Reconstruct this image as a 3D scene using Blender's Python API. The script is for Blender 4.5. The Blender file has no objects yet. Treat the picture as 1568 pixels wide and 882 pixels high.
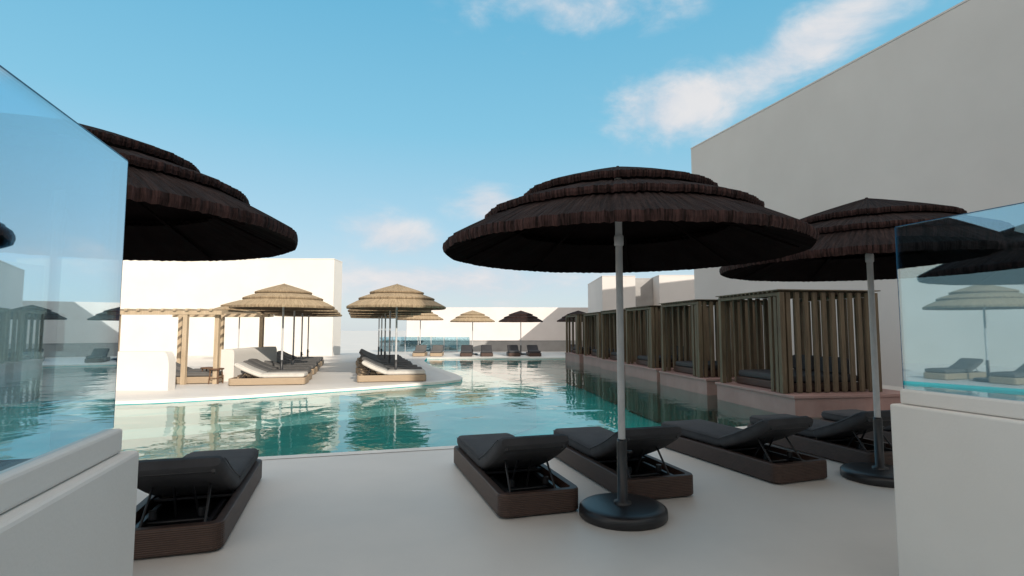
import bpy, bmesh, math, random
from mathutils import Vector, Matrix, Euler
random.seed(7)
S=bpy.context.scene
R=math.radians
TH=R(16.0)
CU,SU=math.cos(TH),math.sin(TH)

# ------------------------------------------------------------ node helpers
def nmat(name):
    m=bpy.data.materials.new(name); m.use_nodes=True
    nt=m.node_tree
    for n in list(nt.nodes): nt.nodes.remove(n)
    out=nt.nodes.new('ShaderNodeOutputMaterial')
    return m,nt,out
def N(nt,t):
    return nt.nodes.new(t)
def math_(nt,op,a,b=None,c=None,clamp=False):
    n=nt.nodes.new('ShaderNodeMath'); n.operation=op; n.use_clamp=clamp
    for i,x in enumerate((a,b,c)):
        if x is None: continue
        if isinstance(x,(int,float)): n.inputs[i].default_value=x
        else: nt.links.new(x,n.inputs[i])
    return n.outputs[0]
def maprange(nt,x,a,b,c=0.0,d=1.0,smooth=False):
    r=nt.nodes.new('ShaderNodeMapRange'); r.inputs[1].default_value=a; r.inputs[2].default_value=b
    r.inputs[3].default_value=c; r.inputs[4].default_value=d
    if smooth: r.interpolation_type='SMOOTHSTEP'
    nt.links.new(x,r.inputs[0]); return r.outputs[0]
def mapping(nt,coord,scale=(1,1,1),rot=(0,0,0)):
    mp=nt.nodes.new('ShaderNodeMapping'); mp.inputs['Scale'].default_value=scale; mp.inputs['Rotation'].default_value=rot
    nt.links.new(coord,mp.inputs['Vector']); return mp.outputs[0]
def mixcol(nt,f,a,b,mode='MIX'):
    n=nt.nodes.new('ShaderNodeMix'); n.data_type='RGBA'; n.blend_type=mode
    if isinstance(f,(int,float)): n.inputs[0].default_value=f
    else: nt.links.new(f,n.inputs[0])
    for i,x in ((6,a),(7,b)):
        if isinstance(x,tuple): n.inputs[i].default_value=(*x[:3],1)
        else: nt.links.new(x,n.inputs[i])
    return n.outputs[2]
def surf(name,c1,c2,rough=0.7,scale=2.0,detail=4,bump=0.1,bscale=60,stretch=(1,1,1),spec=0.3,world=True,bdist=0.01):
    m,nt,out=nmat(name)
    p=N(nt,'ShaderNodeBsdfPrincipled'); p.inputs['Roughness'].default_value=rough
    p.inputs['Specular IOR Level'].default_value=spec
    if world: co=N(nt,'ShaderNodeNewGeometry').outputs['Position']
    else: co=N(nt,'ShaderNodeTexCoord').outputs['Object']
    co=mapping(nt,co,stretch)
    n1=N(nt,'ShaderNodeTexNoise'); n1.inputs['Scale'].default_value=scale; n1.inputs['Detail'].default_value=detail
    n1.inputs['Roughness'].default_value=0.6
    nt.links.new(co,n1.inputs['Vector'])
    nt.links.new(mixcol(nt,maprange(nt,n1.outputs[0],0.3,0.7),c1,c2),p.inputs['Base Color'])
    if world: nt.links.new(maprange(nt,n1.outputs[0],0.3,0.7,rough-0.08,rough+0.08),p.inputs['Roughness'])
    n2=N(nt,'ShaderNodeTexNoise'); n2.inputs['Scale'].default_value=bscale; n2.inputs['Detail'].default_value=2
    nt.links.new(co,n2.inputs['Vector'])
    b=N(nt,'ShaderNodeBump'); b.inputs['Strength'].default_value=bump; b.inputs['Distance'].default_value=bdist
    nt.links.new(n2.outputs[0],b.inputs['Height']); nt.links.new(b.outputs[0],p.inputs['Normal'])
    nt.links.new(p.outputs[0],out.inputs[0])
    return m

M_deck=surf('deck_concrete',(0.585,0.555,0.515),(0.70,0.665,0.62),0.48,0.45,7,0.10,45,spec=0.4)
M_wall=surf('white_render',(0.70,0.67,0.63),(0.77,0.74,0.70),0.85,0.9,6,0.08,70)
M_lwall=surf('cream_render',(0.64,0.605,0.555),(0.70,0.665,0.615),0.85,0.5,5,0.08,50)
M_pinkwall=surf('pale_render',(0.62,0.575,0.55),(0.69,0.645,0.62),0.85,0.6,5,0.1,60)
M_greyw=surf('grey_render',(0.30,0.29,0.28),(0.38,0.37,0.36),0.8,1.2,4,0.1,40)
M_bldg=surf('beige_render',(0.56,0.52,0.49),(0.63,0.59,0.56),0.88,0.25,7,0.1,30)
M_plinth=surf('plinth_concrete',(0.27,0.165,0.15),(0.36,0.235,0.215),0.6,1.5,5,0.3,40)
M_wood=surf('pavilion_timber',(0.075,0.054,0.034),(0.165,0.125,0.082),0.6,6,5,0.4,30,stretch=(3,3,0.25))
M_lwood=surf('light_timber',(0.38,0.29,0.19),(0.50,0.39,0.27),0.6,6,5,0.3,30,stretch=(3,3,0.3))
M_cush=surf('grey_cushion',(0.046,0.046,0.050),(0.064,0.063,0.067),0.85,5,4,0.5,420,world=False,spec=0.25,bdist=0.002)
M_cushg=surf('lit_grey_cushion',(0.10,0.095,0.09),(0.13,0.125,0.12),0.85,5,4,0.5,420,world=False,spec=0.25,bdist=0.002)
M_cushw=surf('cream_cushion',(0.48,0.45,0.41),(0.56,0.53,0.48),0.9,5,4,0.4,300,world=False,bdist=0.002)
M_black=surf('black_metal',(0.012,0.012,0.014),(0.02,0.02,0.022),0.38,5,2,0.05,200,world=False,spec=0.5)
M_pole=surf('painted_pole',(0.44,0.44,0.44),(0.52,0.52,0.52),0.35,8,2,0.03,100,world=False,spec=0.5)
M_poolf=surf('pool_plaster',(0.012,0.50,0.52),(0.035,0.62,0.62),0.8,0.7,4,0.2,10)
M_ledge=surf('pool_ledge',(0.50,0.80,0.78),(0.62,0.85,0.82),0.8,1.0,4,0.2,10)
M_cope=surf('coping_stone',(0.66,0.63,0.58),(0.74,0.71,0.66),0.5,3,4,0.1,60)
M_stool=surf('dark_timber',(0.10,0.05,0.03),(0.16,0.09,0.05),0.6,6,4,0.2,40)

def wicker(name,c1,c2):
    m,nt,out=nmat(name)
    p=N(nt,'ShaderNodeBsdfPrincipled'); p.inputs['Roughness'].default_value=0.55
    co=N(nt,'ShaderNodeTexCoord').outputs['Object']
    w=N(nt,'ShaderNodeTexWave'); w.wave_type='BANDS'; w.bands_direction='Z'; w.inputs['Scale'].default_value=22
    w.inputs['Distortion'].default_value=0.6; w.inputs['Detail'].default_value=2
    nt.links.new(co,w.inputs['Vector'])
    w2=N(nt,'ShaderNodeTexNoise'); w2.inputs['Scale'].default_value=9; w2.inputs['Detail'].default_value=5
    nt.links.new(mapping(nt,co,(1,1,6)),w2.inputs['Vector'])
    f=math_(nt,'ADD',math_(nt,'MULTIPLY',w.outputs[1],0.5),math_(nt,'MULTIPLY',w2.outputs[0],0.6))
    nt.links.new(mixcol(nt,math_(nt,'SUBTRACT',f,0.1,clamp=True),c1,c2),p.inputs['Base Color'])
    b=N(nt,'ShaderNodeBump'); b.inputs['Strength'].default_value=0.7; b.inputs['Distance'].default_value=0.008
    nt.links.new(f,b.inputs['Height']); nt.links.new(b.outputs[0],p.inputs['Normal'])
    nt.links.new(p.outputs[0],out.inputs[0]); return m
M_wick=wicker('dark_wicker',(0.020,0.010,0.007),(0.098,0.050,0.034))
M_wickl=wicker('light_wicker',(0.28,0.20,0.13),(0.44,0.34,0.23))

def thatch(name,c1,c2,c3,e1,e2):
    m,nt,out=nmat(name)
    p=N(nt,'ShaderNodeBsdfPrincipled'); p.inputs['Roughness'].default_value=0.85
    p.inputs['Specular IOR Level'].default_value=0.15
    co=N(nt,'ShaderNodeTexCoord').outputs['Object']
    sp=N(nt,'ShaderNodeSeparateXYZ'); nt.links.new(co,sp.inputs[0])
    ang=math_(nt,'ARCTAN2',sp.outputs[1],sp.outputs[0])
    rad=math_(nt,'SQRT',math_(nt,'ADD',math_(nt,'MULTIPLY',sp.outputs[0],sp.outputs[0]),math_(nt,'MULTIPLY',sp.outputs[1],sp.outputs[1])))
    cb=N(nt,'ShaderNodeCombineXYZ'); nt.links.new(math_(nt,'MULTIPLY',ang,30),cb.inputs[0]); nt.links.new(math_(nt,'MULTIPLY',rad,1.6),cb.inputs[1]); nt.links.new(math_(nt,'MULTIPLY',sp.outputs[2],2),cb.inputs[2])
    n=N(nt,'ShaderNodeTexNoise'); n.inputs['Scale'].default_value=1.7; n.inputs['Detail'].default_value=4; n.inputs['Roughness'].default_value=0.7
    nt.links.new(cb.outputs[0],n.inputs['Vector'])
    st=maprange(nt,n.outputs[0],0.36,0.64)
    n3=N(nt,'ShaderNodeTexNoise'); n3.inputs['Scale'].default_value=2.0; nt.links.new(co,n3.inputs['Vector'])
    c=mixcol(nt,st,c1,c2)
    c=mixcol(nt,math_(nt,'MULTIPLY',n3.outputs[0],0.4),c,c3)
    g=N(nt,'ShaderNodeNewGeometry'); sn=N(nt,'ShaderNodeSeparateXYZ'); nt.links.new(g.outputs['True Normal'],sn.inputs[0])
    fr=maprange(nt,math_(nt,'ABSOLUTE',sn.outputs[2]),0.35,0.65,1.0,0.0)
    c=mixcol(nt,math_(nt,'MULTIPLY',fr,0.85),c,mixcol(nt,st,e1,e2))
    nt.links.new(c,p.inputs['Base Color'])
    b=N(nt,'ShaderNodeBump'); b.inputs['Strength'].default_value=0.9; b.inputs['Distance'].default_value=0.014
    nt.links.new(st,b.inputs['Height']); nt.links.new(b.outputs[0],p.inputs['Normal'])
    nt.links.new(p.outputs[0],out.inputs[0]); return m
M_thd=thatch('dark_thatch',(0.008,0.005,0.005),(0.048,0.029,0.026),(0.022,0.014,0.012),(0.010,0.005,0.004),(0.098,0.050,0.045))
M_tht=thatch('tan_thatch',(0.27,0.20,0.125),(0.50,0.385,0.25),(0.40,0.30,0.19),(0.16,0.11,0.07),(0.44,0.33,0.21))
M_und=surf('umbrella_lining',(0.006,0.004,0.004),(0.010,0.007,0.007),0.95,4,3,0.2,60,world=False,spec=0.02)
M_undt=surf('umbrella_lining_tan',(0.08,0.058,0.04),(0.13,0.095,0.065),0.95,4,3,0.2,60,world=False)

def glassmat(k0,k1,tint):
    m,nt,out=nmat('balustrade_glass')
    lw=N(nt,'ShaderNodeLayerWeight'); lw.inputs['Blend'].default_value=0.5
    f=math_(nt,'MULTIPLY_ADD',math_(nt,'POWER',lw.outputs['Facing'],1.5),k1,k0,clamp=True)
    t=N(nt,'ShaderNodeBsdfTransparent'); t.inputs[0].default_value=(*tint,1)
    g=N(nt,'ShaderNodeBsdfGlossy'); g.inputs['Roughness'].default_value=0.012; g.inputs[0].default_value=(0.80,0.93,1.0,1)
    mx=N(nt,'ShaderNodeMixShader'); nt.links.new(f,mx.inputs[0]); nt.links.new(t.outputs[0],mx.inputs[1]); nt.links.new(g.outputs[0],mx.inputs[2])
    nt.links.new(mx.outputs[0],out.inputs[0]); return m
M_glass=glassmat(0.22,1.0,(0.66,0.86,0.93))
def gedge():
    m,nt,out=nmat('glass_edge')
    p=N(nt,'ShaderNodeBsdfPrincipled'); p.inputs['Base Color'].default_value=(0.02,0.10,0.19,1); p.inputs['Roughness'].default_value=0.1
    nt.links.new(p.outputs[0],out.inputs[0]); return m
M_gedge=gedge()
def watermat():
    m,nt,out=nmat('pool_water')
    co=N(nt,'ShaderNodeNewGeometry').outputs['Position']
    n1=N(nt,'ShaderNodeTexNoise'); n1.inputs['Scale'].default_value=0.8; n1.inputs['Detail'].default_value=2; n1.inputs['Distortion'].default_value=0.8
    nt.links.new(mapping(nt,co,(1,1.0,1),(0,0,0.4)),n1.inputs['Vector'])
    n2=N(nt,'ShaderNodeTexNoise'); n2.inputs['Scale'].default_value=3.2; n2.inputs['Detail'].default_value=2; n2.inputs['Distortion'].default_value=0.8
    nt.links.new(co,n2.inputs['Vector'])
    h=math_(nt,'ADD',n1.outputs[0],math_(nt,'MULTIPLY',n2.outputs[0],0.16))
    b=N(nt,'ShaderNodeBump'); b.inputs['Strength'].default_value=1.0; b.inputs['Distance'].default_value=0.018
    nt.links.new(h,b.inputs['Height'])
    fr=N(nt,'ShaderNodeFresnel'); fr.inputs[0].default_value=1.60; nt.links.new(b.outputs[0],fr.inputs['Normal'])
    t=N(nt,'ShaderNodeBsdfTransparent'); t.inputs[0].default_value=(0.66,0.98,0.98,1)
    g=N(nt,'ShaderNodeBsdfGlossy'); g.inputs['Roughness'].default_value=0.01; nt.links.new(b.outputs[0],g.inputs['Normal'])
    g.inputs[0].default_value=(1,1,1,1)
    mx=N(nt,'ShaderNodeMixShader'); nt.links.new(fr.outputs[0],mx.inputs[0]); nt.links.new(t.outputs[0],mx.inputs[1]); nt.links.new(g.outputs[0],mx.inputs[2])
    nt.links.new(mx.outputs[0],out.inputs[0]); return m
M_water=watermat()

# ------------------------------------------------------------ mesh builder
class MB:
    def __init__(s): s.v=[]; s.f=[]; s.m=[]; s.mats=[]; s.sm=[]
    def mi(s,mat):
        if mat not in s.mats: s.mats.append(mat)
        return s.mats.index(mat)
    def add(s,vs,fs,mat,smooth=False,M=None):
        o=len(s.v); i=s.mi(mat)
        for p in vs:
            p=Vector(p)
            if M is not None: p=M@p
            s.v.append(tuple(p))
        for f in fs: s.f.append(tuple(o+k for k in f)); s.m.append(i); s.sm.append(smooth)
    def bm(s,bm,mat,smooth=False,M=None):
        bm.verts.index_update()
        s.add([v.co.copy() for v in bm.verts],[[v.index for v in f.verts] for f in bm.faces],mat,smooth,M); bm.free()
    def box(s,a,b,mat,bev=0.0,M=None,seg=2):
        bm=bmesh.new(); bmesh.ops.create_cube(bm,size=1.0)
        for v in bm.verts:
            v.co=Vector([(a[k]+b[k])/2+v.co[k]*(b[k]-a[k]) for k in range(3)])
        if bev>0: bmesh.ops.bevel(bm,geom=bm.edges[:],offset=bev,segments=seg,affect='EDGES',profile=0.5)
        s.bm(bm,mat,False,M)
    def tube(s,p,q,r,mat,n=12,r2=None,caps=True):
        p=Vector(p);q=Vector(q);d=(q-p); L=d.length; qt=d.to_track_quat('Z','Y')
        r2=r if r2 is None else r2
        vs=[]
        for k in range(n):
            a=2*math.pi*k/n
            vs.append(p+qt@Vector((r*math.cos(a),r*math.sin(a),0)))
        for k in range(n):
            a=2*math.pi*k/n
            vs.append(p+qt@Vector((r2*math.cos(a),r2*math.sin(a),L)))
        s.add(vs,[(k,(k+1)%n,n+(k+1)%n,n+k) for k in range(n)],mat,True)
        if caps:
            s.add(vs[:n],[tuple(reversed(range(n)))],mat); s.add(vs[n:],[tuple(range(n))],mat)
    def rev(s,prof,mat,n=64,smooth=True,fn=None):
        vs=[];fs=[]
        for (r,z) in prof:
            for k in range(n):
                a=2*math.pi*k/n
                rr,zz=(r,z) if fn is None else fn(r,z,a,k)
                vs.append((rr*math.cos(a),rr*math.sin(a),zz))
        for j in range(len(prof)-1):
            for k in range(n):
                fs.append((j*n+k,j*n+(k+1)%n,(j+1)*n+(k+1)%n,(j+1)*n+k))
        s.add(vs,fs,mat,smooth)
    def mesh(s,name):
        me=bpy.data.meshes.new(name); me.from_pydata(s.v,[],s.f)
        for m in s.mats: me.materials.append(m)
        me.polygons.foreach_set('material_index',s.m); me.polygons.foreach_set('use_smooth',s.sm); me.update()
        bm=bmesh.new(); bm.from_mesh(me); bmesh.ops.recalc_face_normals(bm,faces=bm.faces[:]); bm.to_mesh(me); bm.free()
        return me
def link(o):
    S.collection.objects.link(o); return o
def obj(name,me,loc=(0,0,0),rz=0,parent=None):
    o=link(bpy.data.objects.new(name,me)); o.location=loc; o.rotation_euler=(0,0,rz)
    if parent: o.parent=parent
    return o
def group(name,loc,rz,parts,scale=1.0):
    e=link(bpy.data.objects.new(name,None)); e.location=loc; e.rotation_euler=(0,0,rz); e.scale=(scale,)*3; e.empty_display_size=0.2
    for n,me in parts:
        obj(n,me,parent=e)
    return e

# ------------------------------------------------------------ umbrella
def umbrella_parts(mt,mu,mpole,hi=True):
    n=288 if hi else 96; NP=18
    def poly(a):
        w=2*math.pi/NP; return math.cos(w/2)/math.cos((a%w)-w/2)
    rnd=[random.uniform(-1,1) for _ in range(n)]
    def f(r,z,a,k):
        rr=r*(0.35+0.65*poly(a)) if r>0.2 else r
        rip=(0.004 if k%2 else -0.004)*(1 if hi else 0)
        return rr+rip*min(1,r)+rnd[k]*0.0025*min(1,r), z+rip*0.5+rnd[k]*0.003*(1 if r>0.5 else 0)
    c=MB()
    tiers=[(0.015,2.95,0.82,2.690,0.050),(0.66,2.665,1.15,2.500,0.050),(1.00,2.500,1.50,2.250,0.070)]
    for (r0,z0,r1,z1,t) in tiers:
        pr=[(r0,z0)]
        for q in (0.25,0.5,0.75): pr.append((r0+(r1-r0)*q,z0+(z1-z0)*q+0.008*math.sin(math.pi*q)))
        pr+=[(r1,z1),(r1+0.004,z1-t*0.5),(r1-0.006,z1-t)]
        c.rev(pr,mt,n,False,f)
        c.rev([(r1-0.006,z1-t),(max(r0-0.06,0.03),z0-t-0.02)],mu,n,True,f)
    top=MB(); top.rev([(0.0,2.962),(0.012,2.960),(0.022,2.94)],mt,24)
    fr=MB()
    for k in range(8):
        a=2*math.pi*(k+0.5)/8
        fr.tube((0.03*math.cos(a),0.03*math.sin(a),2.78),(1.40*math.cos(a),1.40*math.sin(a),2.19),0.010,mu,6)
    p=MB()
    p.rev([(0.030,0.62),(0.030,2.85)],mpole,20)
    p.rev([(0.036,2.26),(0.040,2.27),(0.040,2.34),(0.036,2.35)],mpole,20)
    b=MB()
    b.rev([(0.0,0.105),(0.28,0.100),(0.335,0.092),(0.358,0.075),(0.362,0.05),(0.362,0.012),(0.35,0.0)],M_black,56)
    b.rev([(0.075,0.10),(0.072,0.125),(0.042,0.13),(0.042,0.60),(0.038,0.63),(0.028,0.63)],M_black,24)
    b.tube((0.04,0,0.52),(0.085,0,0.52),0.012,M_black,10)
    return [('thatch_canopy',c.mesh('thatch_canopy')),('canopy_tip',top.mesh('canopy_tip')),('ribs',fr.mesh('ribs')),('pole',p.mesh('pole')),('base',b.mesh('base'))]
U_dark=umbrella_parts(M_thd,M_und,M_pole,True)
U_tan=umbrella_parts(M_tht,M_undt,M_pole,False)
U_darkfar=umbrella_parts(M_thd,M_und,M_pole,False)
def umb(x,y,parts,rz=0.0,sc=1.0): group('thatched_umbrella',(x,y,0.0),rz,parts,sc)
umb(0.92,4.68,U_dark,0.12)
umb(3.82,5.82,U_dark,0.3)
umb(-3.03,3.62,U_dark,0.2)
for k in range(4):
    umb(-7.0-0.85*k,16.8+3.0*k,U_tan,0.2*k)
for k in range(5):
    umb(-3.55-0.92*k,16.9+3.25*k,U_tan,0.15+0.23*k)
umb(-6.0,36.0,U_tan,0.1); umb(-12.9,26.0,U_tan,0.3)
umb(-2.45,34.2,U_tan,0.2,0.93); umb(0.55,34.4,U_darkfar,0.1,0.93); umb(4.35,36.0,U_darkfar,0.1,0.95)
umb(-14.9,8.2,U_tan,0.4); umb(-15.6,4.6,U_tan,0.1)

# ------------------------------------------------------------ lounger
def lounger_parts(mw,mc):
    W,L=0.72,2.02
    def rr(x0,y0,x1,y1,r,seg=5):
        pts=[]
        for cx,cy,a0 in ((x1-r,y1-r,0),(x0+r,y1-r,90),(x0+r,y0+r,180),(x1-r,y0+r,270)):
            for k in range(seg+1):
                a=R(a0+90*k/seg); pts.append((cx+r*math.cos(a),cy+r*math.sin(a)))
        return pts
    base=MB()
    o=rr(0,0,W,L,0.085); o2=rr(0.008,0.008,W-0.008,L-0.008,0.08); i=rr(0.062,0.062,W-0.062,L-0.062,0.04); n=len(o)
    rings=[[(x,y,0.015) for x,y in o2],[(x,y,0.025) for x,y in o],[(x,y,0.185) for x,y in o],[(x,y,0.2) for x,y in o2],[(x,y,0.2) for x,y in i],[(x,y,0.06) for x,y in i]]
    vs=[p for r_ in rings for p in r_]; fs=[]
    for j in range(len(rings)-1):
        for k in range(n): fs.append((j*n+k,j*n+(k+1)%n,(j+1)*n+(k+1)%n,(j+1)*n+k))
    base.add(vs,fs,mw)
    base.add([(x,y,0.062) for x,y in i],[tuple(range(n))],M_black)
    base.add([(x,y,0.016) for x,y in o2],[tuple(reversed(range(n)))],M_black)
    for fx in (0.1,W-0.1):
        for fy in (0.12,L-0.12): base.tube((fx,fy,0),(fx,fy,0.04),0.03,M_black,12)
    for k in range(11):
        y=0.80+k*0.11; base.box((0.06,y,0.165),(W-0.06,y+0.07,0.185),M_black)
    cush=MB()
    HZ=0.262; ang=R(25)
    path=[(1.985,HZ)]+[(1.96,HZ),(1.90,HZ)]+[(1.9-k*0.1,HZ) for k in range(1,10)]+[(0.93,HZ-0.002)]
    npt=6; rad=0.16
    for k in range(1,npt+1):
        a=ang*k/npt; path.append((0.88-rad*math.sin(a),HZ+rad*(1-math.cos(a))))
    py,pz=path[-1]; LB=0.74
    for q in (0.15,0.3,0.5,0.7,0.85,0.95,1.0):
        path.append((py-LB*q*math.cos(ang),pz+LB*q*math.sin(ang)-0.02*math.sin(math.pi*q)))
    T=0.125; sec=[]
    hw=(W-0.07)/2
    for cx,cz,a0 in ((hw-0.05,T/2-0.05,0),(-hw+0.05,T/2-0.05,90),(-hw+0.05,-T/2+0.05,180),(hw-0.05,-T/2+0.05,270)):
        for k in range(5):
            a=R(a0+90*k/4); sec.append((cx+0.05*math.cos(a),cz+0.05*math.sin(a)))
    ns=len(sec); vs=[];fs=[]; seamL=[];seamR=[]
    for j,(y,z) in enumerate(path):
        a0=path[max(j-1,0)]; a1=path[min(j+1,len(path)-1)]
        t=Vector((0,a1[0]-a0[0],a1[1]-a0[1])).normalized(); nn=Vector((0,t.z,-t.y))
        if nn.z<0: nn=-nn
        sc=1.0; sw=1.0
        e=min(j,len(path)-1-j)
        if e==0: sc,sw=0.45,0.93
        elif e==1: sc,sw=0.88,0.985
        if abs(y-0.87)<0.035: sc*=0.82; sw*=0.97
        for (sx,sz) in sec:
            crown=(0.014+0.003*math.sin(j*1.7))*(1-(sx/hw)**2) if sz>0 else 0
            p=Vector((W/2+sx*sw,y,z))+nn*(sz*sc+crown)
            vs.append(p)
        q=Vector((0,y,z))+nn*(0.042*sc)
        seamL.append(Vector((W/2-hw*sw-0.001,q.y,q.z))); seamR.append(Vector((W/2+hw*sw+0.001,q.y,q.z)))
    for j in range(len(path)-1):
        for k in range(ns): fs.append((j*ns+k,j*ns+(k+1)%ns,(j+1)*ns+(k+1)%ns,(j+1)*ns+k))
    cush.add(vs,fs,mc,True)
    cush.add(vs[:ns],[tuple(range(ns))],mc,True); cush.add(vs[-ns:],[tuple(range(ns))],mc,True)
    for sm_ in (seamL,seamR):
        for j in range(1,len(sm_)-2): cush.tube(sm_[j],sm_[j+1],0.0045,mc,6,caps=False)
    fr=MB()
    hy,hz=0.86,0.195; ey=hy-0.80*math.cos(ang); ez=hz+0.80*math.sin(ang)
    for x in (0.10,W-0.10): fr.tube((x,hy,hz),(x,ey,ez),0.014,M_black,8)
    for q in (0.15,0.35,0.55,0.75,0.97): fr.tube((0.10,hy+(ey-hy)*q,hz+(ez-hz)*q),(W-0.10,hy+(ey-hy)*q,hz+(ez-hz)*q),0.011,M_black,8)
    for x in (0.17,0.30,W-0.30,W-0.17):
        fr.tube((x,hy+(ey-hy)*0.6,hz+(ez-hz)*0.6),(x-0.02 if x<.36 else x+0.02,0.16 if x in(0.17,) or x==W-0.17 else 0.62,0.09),0.010,M_black,8)
    fr.tube((0.08,0.17,0.10),(W-0.08,0.17,0.10),0.012,M_black,8)
    fr.tube((0.08,0.40,0.12),(W-0.08,0.40,0.12),0.012,M_black,8)
    for x in (0.13,W-0.13): fr.box((x-0.015,0.1,0.13),(x+0.015,0.75,0.16),M_black)
    fr.tube((0.2,0.33,0.17),(0.2,0.33,0.23),0.028,M_black,12); fr.tube((W-0.2,0.33,0.17),(W-0.2,0.33,0.23),0.028,M_black,12)
    return [('frame_base',base.mesh('frame_base')),('mattress',cush.mesh('mattress')),('backrest_frame',fr.mesh('backrest_frame'))]
L_dark=lounger_parts(M_wick,M_cush)
L_white=lounger_parts(M_wickl,M_cushw)
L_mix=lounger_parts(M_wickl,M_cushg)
def lounge(x,y,parts,rz): group('sun_lounger',(x,y,0.0),rz,parts)
A=TH+R(1)
lounge(-0.10,4.56,L_dark,A)
lounge(1.02,5.00,L_dark,A-R(0.8))
lounge(2.62,5.55,L_dark,A+R(3))
lounge(3.92,6.05,L_dark,A)
lounge(-2.70,3.72,L_dark,A)
lounge(5.2,6.5,L_dark,A)
lounge(-3.9,3.35,L_dark,A)
rowA=TH-R(90)-R(4)
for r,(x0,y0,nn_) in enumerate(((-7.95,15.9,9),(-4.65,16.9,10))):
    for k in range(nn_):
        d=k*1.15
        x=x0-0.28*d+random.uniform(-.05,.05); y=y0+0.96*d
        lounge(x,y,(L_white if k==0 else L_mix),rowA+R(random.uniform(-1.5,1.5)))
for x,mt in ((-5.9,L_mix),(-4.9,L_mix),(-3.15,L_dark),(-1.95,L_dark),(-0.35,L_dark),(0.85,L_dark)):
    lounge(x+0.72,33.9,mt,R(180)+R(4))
for x in (3.6,4.7): lounge(x+0.72,35.2,L_dark,R(180))
lounge(-16.2,7.6,L_mix,rowA); lounge(-16.4,9.3,L_mix,rowA)

# ------------------------------------------------------------ ground, pool
near=[(-13.0,3.91),(-4.3,6.42),(-0.82,7.40),(3.0,8.63),(6.7,9.95)]
right=[(6.5,14.0),(6.2,20.0),(5.6,26.0),(4.6,30.6)]
far=[(-4.7,30.6)]
terr=[(-4.35,27.3),(-3.6,24.0),(-2.7,21.4),(-2.0,19.4),(-1.62,18.0),(-1.60,17.2),(-2.0,16.5),(-2.7,16.0),(-4.0,14.9),(-5.27,13.9),(-6.4,13.0),(-7.85,12.2),(-9.5,11.7),(-13.0,11.3)]
outline=near+right+far+terr
def curve_sheet(name,loops,z,mat):
    cu=bpy.data.curves.new(name,'CURVE'); cu.dimensions='2D'; cu.fill_mode='BOTH'
    for lp in loops:
        sp=cu.splines.new('POLY'); sp.points.add(len(lp)-1)
        for i,(x,y) in enumerate(lp): sp.points[i].co=(x,y,0,1)
        sp.use_cyclic_u=True
    o=link(bpy.data.objects.new(name,cu)); bpy.context.view_layer.update()
    me=bpy.data.meshes.new_from_object(o.evaluated_get(bpy.context.evaluated_depsgraph_get()))
    bpy.data.objects.remove(o)
    me.materials.clear(); me.materials.append(mat); me.name=name
    bm=bmesh.new(); bm.from_mesh(me)
    for f in bm.faces:
        f.normal_update(); f.material_index=0
        if f.normal.z<0: f.normal_flip()
        f.smooth=False
    bm.to_mesh(me); bm.free()
    return obj(name,me,(0,0,z))
BIG=900
curve_sheet('ground',[[(-BIG,-BIG),(BIG,-BIG),(BIG,BIG),(-BIG,BIG)],outline],0.0,M_deck)
pool=link(bpy.data.objects.new('swimming_pool',None))
w=MB(); n=len(outline)
vs=[(x,y,0.0) for x,y in outline]+[(x,y,-1.35) for x,y in outline]
w.add(vs,[(k,(k+1)%n,n+(k+1)%n,n+k) for k in range(n)],M_poolf)
obj('pool_shell',w.mesh('pool_shell'),parent=pool)
fl=curve_sheet('pool_floor',[outline],-1.35,M_poolf); fl.parent=pool
wt=curve_sheet('water',[outline],-0.075,M_water)
def offs(pts,d):
    out=[]
    for i,p in enumerate(pts):
        a=Vector(pts[max(i-1,0)]); b=Vector(pts[min(i+1,len(pts)-1)]); t=(b-a).normalized(); nn=Vector((-t.y,t.x))
        out.append((p[0]+nn.x*d,p[1]+nn.y*d))
    return out
lg=MB()
for d0,d1,z in ((0.0,1.2,-0.18),(1.2,2.4,-0.42)):
    a=offs(terr,d0); b=offs(terr,d1); m=len(a)
    lg.add([(x,y,z) for x,y in a]+[(x,y,z) for x,y in b]+[(x,y,-1.34) for x,y in b],
      [(k,k+1,m+k+1,m+k) for k in range(m-1)]+[(m+k,m+k+1,2*m+k+1,2*m+k) for k in range(m-1)],M_ledge)
obj('pool_ledge',lg.mesh('pool_ledge'),parent=pool)
cp=MB()
def strip(pts,d,z):
    a=offs(pts,0.012); b=offs(pts,-d); m=len(a)
    cp.add([(x,y,z) for x,y in a]+[(x,y,z) for x,y in b]+[(x,y,z-0.07) for x,y in a],
      [(k,k+1,m+k+1,m+k) for k in range(m-1)]+[(k,k+1,2*m+k+1,2*m+k) for k in range(m-1)],M_cope)
strip(near,0.16,0.006); strip(terr,0.35,0.006); strip([(4.6,30.6),(-4.7,30.6)],0.4,0.006)
obj('coping',cp.mesh('coping'),parent=pool)

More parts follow.
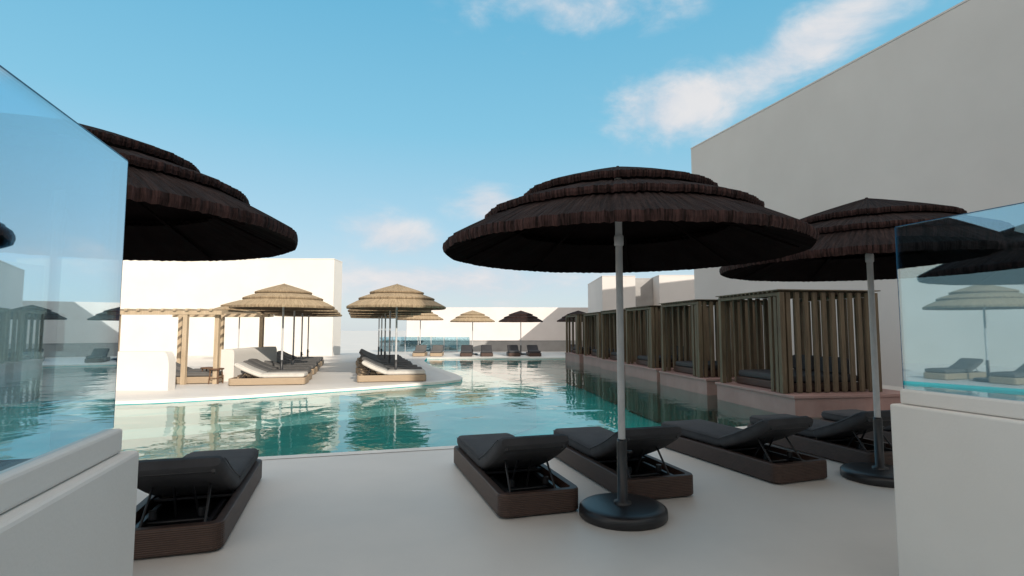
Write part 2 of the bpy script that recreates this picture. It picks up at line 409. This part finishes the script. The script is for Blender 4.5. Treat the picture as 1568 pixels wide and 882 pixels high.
# ------------------------------------------------------------ pavilions
def pavilion_parts():
    pl=MB(); W,D=2.6,2.75
    pl.box((0,0,-1.3),(W,D,0.27),M_plinth,0.01); pl.box((-0.03,-0.03,0.272),(W+0.03,D+0.03,0.325),M_plinth,0.008)
    st=MB(); x0,x1=-0.02,2.12; y0,y1=0.30,2.55; zt=2.27; zb=0.327
    for (x,y) in ((x0,y0),(x1-0.1,y0),(x0,y1-0.1),(x1-0.1,y1-0.1)): st.box((x,y,zb),(x+0.10,y+0.10,zt),M_wood,0.006)
    for x in (x0+0.001,x1-0.099): st.box((x,y0+0.102,zt-0.07),(x+0.08,y1-0.102,zt-0.002),M_wood,0.006)
    for k in range(14):
        y=y0+0.16+k*(y1-y0-0.30)/13; st.box((x0-0.04,y,zt+0.002),(x1+0.04,y+0.05,zt+0.030),M_wood)
    st.box((x0-0.05,y0-0.03,zt+0.032),(x1+0.04,y1+0.03,zt+0.050),M_wood)
    sl=MB()
    ns=10
    for y in (y0+0.0,y1-0.1):
        for k in range(ns):
            x=x0+0.165+k*(x1-x0-0.40)/(ns-1)
            M=Matrix.Translation((x+0.03,y+0.05,0))@Matrix.Rotation(R(12+random.uniform(-2,2)),4,'Z')
            sl.box((-0.052,-0.025,zb+0.01),(0.052,0.025,zt),M_wood,0.004,M,1)
    for k in range(2):
        sl.box((x0+0.02,y0+0.15+0.16*k,zb+0.01),(x0+0.06,y0+0.24+0.16*k,zt-0.08),M_wood)
    for k in range(12):
        y=y0+0.16+k*0.16
        sl.box((x1-0.06,y,zb+0.01),(x1-0.02,y+0.08,zt-0.075),M_wood)
    bd=MB()
    bd.box((0.25,0.5,0.335),(1.85,2.35,0.50),M_wick,0.03); bd.box((0.28,0.53,0.502),(1.82,2.32,0.64),M_cush,0.05,None,3)
    for y in (0.62,1.5): bd.box((1.5,y,0.645),(1.72,y+0.65,0.98),M_cush,0.06,None,3)
    return [('plinth',pl.mesh('plinth')),('timber_frame',st.mesh('timber_frame')),('slat_screens',sl.mesh('slat_screens')),('daybed',bd.mesh('daybed'))]
PV=pavilion_parts()
for (x,y) in ((5.22,10.25),(4.83,13.75),(4.50,17.2),(4.15,20.4),(3.85,23.7),(3.3,27.0)):
    group('cabana_pavilion',(x,y,0),R(9),PV)

# ------------------------------------------------------------ buildings
def block(name,x0,x1,y0,y1,h,mat,loc=(0,0),rz=0,parapet=True):
    e=link(bpy.data.objects.new(name,None)); e.location=(loc[0],loc[1],0); e.rotation_euler=(0,0,rz)
    b=MB(); b.box((x0,y0,-0.2),(x1,y1,h-0.06 if parapet else h),mat,0.015); obj('walls',b.mesh('walls'),parent=e)
    if parapet:
        c=MB(); t=0.25
        c.box((x0-0.01,y0-0.01,h-0.058),(x1+0.01,y0+t,h),mat,0.008); c.box((x0-0.01,y1-t,h-0.058),(x1+0.01,y1+0.01,h),mat,0.008)
        c.box((x0-0.01,y0+t+0.002,h-0.058),(x0+t,y1-t-0.002,h),mat,0.008); c.box((x1-t,y0+t+0.002,h-0.058),(x1+0.01,y1-t-0.002,h),mat,0.008)
        obj('parapet',c.mesh('parapet'),parent=e)
    return e
uB=CU*8.0+SU*24; vB=-SU*8.0+CU*24
block('white_building',uB,uB+14,-8,vB,9.65,M_bldg,(0,0),TH)
block('rear_building',-4.5,9.0,-14,-6,7.9,M_wall,(0,0),TH)
block('shade_tower',9.05,40,-14.2,-6.2,15,M_wall,(0,0),TH)  # unseen volume, added so its shadow covers the pavilions
block('far_building',6.1,8.35,37.0,44,5.2,M_bldg)
block('far_building',8.36,9.95,38.6,44,5.18,M_greyw)  # recess between the blocks, its shade put into the darker grey
block('far_building',9.96,20,37.0,44,5.25,M_bldg)
block('left_building',-30,-10.76,33,34.6,5.85,M_lwall)
block('side_building',-34,-24,-4,28,4.8,M_lwall)
block('perimeter_wall',-9.0,30,47,47.4,3.45,M_pinkwall,parapet=False)
block('parapet_wall',-9.6,5.9,39.5,39.8,0.78,M_greyw,parapet=True)
block('perimeter_wall',-40,-35,20,60,3.4,M_lwall)

gf=MB()
for k in range(7):
    x=-9.2+k*0.9; gf.box((x,38.2,0.05),(x+0.86,38.212,1.05),M_glass)
    gf.tube((x,38.21,0),(x,38.21,1.08),0.02,M_pole,8)
obj('glass_fence',gf.mesh('glass_fence'))

def curved_wall(name,x0,x1,y,h,t,cut):
    b=MB(); pts=[(x0,0),(x1,0)]
    m=10
    for k in range(m+1):
        a=R(90*k/m); pts.append((x1-cut*(1-math.cos(a))*0.6,h-0.0-(1-math.sin(a))*cut*1.8 if k<m else h))
    pts.append((x0,h)); n=len(pts)
    b.add([(x,y,z) for x,z in pts]+[(x,y+t,z) for x,z in pts],[tuple(range(n)),tuple(reversed(range(n,2*n)))]+[(k,(k+1)%n,n+(k+1)%n,n+k) for k in range(n)],M_lwall)
    obj(name,b.mesh(name))
curved_wall('low_wall',-12.5,-8.75,14.1,0.98,0.3,0.25)
curved_wall('low_wall',-8.75,-8.35,16.6,0.95,3.0,0.1)
pg=MB()
px0,px1,py0,py1=-11.3,-8.55,15.6,18.6
for (x,y) in ((px0,py0),(-9.35,py0),(px1,py0+0.2),(px0,py1),(-9.9,py1),(px1,py1)): pg.box((x,y,0),(x+0.12,y+0.12,1.97),M_lwood,0.006)
for y in (py0,py1): pg.box((px0-0.2,y-0.01,1.972),(px1+0.3,y+0.13,2.08),M_lwood,0.006)
for k in range(9):
    x=px0+k*(px1-px0)/8; pg.box((x,py0-0.1,2.083),(x+0.07,py1+0.2,2.14),M_lwood)
obj('wooden_pergola',pg.mesh('wooden_pergola'))
stl=MB(); stl.rev([(0,0.44),(0.2,0.44),(0.21,0.42),(0.2,0.40),(0,0.40)],M_stool,24)
for k in range(4):
    a=R(45+90*k); stl.tube((0.15*math.cos(a),0.15*math.sin(a),0.41),(0.19*math.cos(a),0.19*math.sin(a),0),0.018,M_stool,8)
stl.rev([(0.165,0.16),(0.18,0.16),(0.18,0.18),(0.165,0.18)],M_stool,20)
sm=stl.mesh('wooden_stool')
for x,y in ((-8.95,16.3),(-8.5,15.9)): obj('wooden_stool',sm,(x,y,0))
lounge(-10.6,16.2,L_mix,rowA); lounge(-10.9,17.3,L_mix,rowA)

# ------------------------------------------------------------ gateway walls & glass
def gate(side):
    s=side
    e=link(bpy.data.objects.new('glass_balustrade_wall',None)); e.rotation_euler=(0,0,TH)
    if s<0: uf,vend,uo=-0.73,2.30,-1.6
    else: uf,vend,uo=3.02,2.52,3.9
    b=MB()
    a0,a1=sorted((uf,uo))
    b.box((a0,-4.5,0),(a1,vend,1.11),M_wall,0.012); obj('wall',b.mesh('wall'),parent=e)
    c=MB(); k0,k1=sorted((uf+s*0.045,uf+s*0.35)); c.box((k0,-4.5,1.112),(k1,vend-0.0-0.03,1.195),M_wall,0.010); obj('curb',c.mesh('curb'),parent=e)
    g=MB(); ge=MB(); gu=uf+s*0.075
    js=[vend-0.035,1.50,0.0,-1.6,-3.2] if s<0 else [vend-0.035,-0.2,-2.0,-4.3]
    for i in range(len(js)-1):
        v1=js[i]; v0=js[i+1]+0.008
        g.add([(gu,v0,1.197),(gu,v1,1.197),(gu,v1,2.15),(gu,v0,2.15)],[(0,1,2,3)],M_glass)
        g.add([(gu+s*0.012,v0,1.197),(gu+s*0.012,v1,1.197),(gu+s*0.012,v1,2.15),(gu+s*0.012,v0,2.15)],[(0,1,2,3)],M_glass)
        u0,u1=sorted((gu,gu+s*0.012))
        ge.box((u0,v0,2.151),(u1,v1,2.155),M_gedge); ge.box((u0,v1+0.001,1.197),(u1,v1+0.004,2.15),M_gedge)
    obj('glass_panels',g.mesh('glass_panels'),parent=e); obj('glass_edges',ge.mesh('glass_edges'),parent=e)
gate(-1); gate(1)

# ------------------------------------------------------------ light & sky
sd=Vector((-0.49,0.87,0)).normalized(); EL=R(22)
d=Vector((sd.x*math.cos(EL),sd.y*math.cos(EL),-math.sin(EL)))
sun=bpy.data.lights.new('sun','SUN'); sun.energy=4.5; sun.angle=R(0.5); sun.color=(1.0,0.92,0.81)
so=link(bpy.data.objects.new('sun',sun)); so.rotation_euler=d.to_track_quat('-Z','Y').to_euler(); so.location=(10,-20,30)
W=bpy.data.worlds.new('World'); S.world=W; W.use_nodes=True; nt=W.node_tree
for n_ in list(nt.nodes): nt.nodes.remove(n_)
out=nt.nodes.new('ShaderNodeOutputWorld'); bg=nt.nodes.new('ShaderNodeBackground'); bg.inputs[1].default_value=0.15
nt.links.new(bg.outputs[0],out.inputs[0])
sky=nt.nodes.new('ShaderNodeTexSky'); sky.sky_type='NISHITA'; sky.sun_disc=False; sky.sun_elevation=EL; sky.sun_rotation=math.atan2(-sd.x,-sd.y)
sky.air_density=1.0; sky.dust_density=0.6; sky.ozone_density=1.5
tc=nt.nodes.new('ShaderNodeTexCoord'); D_=tc.outputs['Generated']
sx=nt.nodes.new('ShaderNodeSeparateXYZ'); nt.links.new(D_,sx.inputs[0])
az=math_(nt,'MULTIPLY',math_(nt,'ARCTAN2',sx.outputs[0],sx.outputs[1]),57.2958)
el=math_(nt,'MULTIPLY',math_(nt,'ARCSINE',sx.outputs[2]),57.2958)
blobs=[(16,21.5,8,3.8,0,1.15),(29,25.0,12,2.8,16,1.1),(8,31,13,2.4,0,.85),(1,29,4,2.5,-30,.6),(-2.5,13.0,4,2.2,0,1.1),(-12,9.4,6,2.4,-12,1.1),(-6,5.0,18,2.8,0,1.0),(19,14,6,2,0,.8),
  (-60,14,22,5,0,.8),(70,16,24,5,10,.8)]
tot=None
for (a0,e0,sa,se,rot,wt_) in blobs:
    da=math_(nt,'SUBTRACT',az,a0); de=math_(nt,'SUBTRACT',el,e0); c_,s_=math.cos(R(rot)),math.sin(R(rot))
    p=math_(nt,'MULTIPLY_ADD',da,c_/sa,math_(nt,'MULTIPLY',de,s_/sa)); q=math_(nt,'MULTIPLY_ADD',da,-s_/se,math_(nt,'MULTIPLY',de,c_/se))
    r2=math_(nt,'ADD',math_(nt,'MULTIPLY',p,p),math_(nt,'MULTIPLY',q,q))
    g_=math_(nt,'MULTIPLY',math_(nt,'EXPONENT',math_(nt,'MULTIPLY',r2,-1.0)),wt_)
    tot=g_ if tot is None else math_(nt,'MAXIMUM',tot,g_)
nz=nt.nodes.new('ShaderNodeTexNoise'); nz.inputs['Scale'].default_value=6; nz.inputs['Detail'].default_value=8; nz.inputs['Roughness'].default_value=0.6; nz.inputs['Distortion'].default_value=0.3
nt.links.new(mapping(nt,D_,(1,1,2.0)),nz.inputs['Vector'])
dens=math_(nt,'ADD',tot,math_(nt,'MULTIPLY',math_(nt,'SUBTRACT',nz.outputs[0],0.5),2.8))
cm=math_(nt,'MULTIPLY',maprange(nt,dens,0.2,1.3,0,0.88,True),math_(nt,'MULTIPLY',tot,2.2,clamp=True),clamp=True)
ccol=mixcol(nt,maprange(nt,nz.outputs[0],0.42,0.68),(4.4,4.65,5.1),(5.7,5.45,5.4))
cr=nt.nodes.new('ShaderNodeValToRGB'); nt.links.new(maprange(nt,el,0,60),cr.inputs[0])
els=cr.color_ramp.elements
SC=6.0
pts=[(0.0,(4.2,4.7,5.1)),(0.08,(3.7,4.6,5.2)),(0.17,(2.7,4.35,5.3)),(0.33,(1.55,3.9,5.2)),(0.52,(1.0,3.35,4.9)),(1.0,(0.7,2.2,3.8))]
els[0].position=0; els[0].color=(*[c/SC for c in pts[0][1]],1); els[1].position=1; els[1].color=(*[c/SC for c in pts[-1][1]],1)
for pz,cc in pts[1:-1]:
    e_=els.new(pz); e_.color=(*[c/SC for c in cc],1)
grad=mixcol(nt,1.0,cr.outputs[0],(SC,SC,SC),'MULTIPLY')
tint=mixcol(nt,0.85,sky.outputs[0],grad)
skyc=mixcol(nt,cm,tint,ccol)
fill_veil=math_(nt,'MAXIMUM',maprange(nt,el,42,58,0,1,True),math_(nt,'MULTIPLY',maprange(nt,math_(nt,'MULTIPLY',sx.outputs[1],-1.0),0.05,0.6,0,1,True),maprange(nt,el,3,15,0,1,True)))  # warm cloud veil added overhead and behind the camera to brighten shaded areas
fill_veil=math_(nt,'MULTIPLY',fill_veil,maprange(nt,nz.outputs[0],0.25,0.6,0.45,0.95))
skyc=mixcol(nt,fill_veil,skyc,(8.9,7.7,6.7))
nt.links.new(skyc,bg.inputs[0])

# ------------------------------------------------------------ camera
cam=bpy.data.cameras.new('camera'); cam.lens=840/1568*36; cam.sensor_width=36; cam.clip_end=3000; cam.clip_start=0.05
co=link(bpy.data.objects.new('camera',cam)); co.location=(0,0,1.54); co.rotation_euler=(R(90+4.36),0,0)
S.camera=co
S.view_settings.view_transform='Standard'; S.view_settings.look='None'; S.view_settings.exposure=0
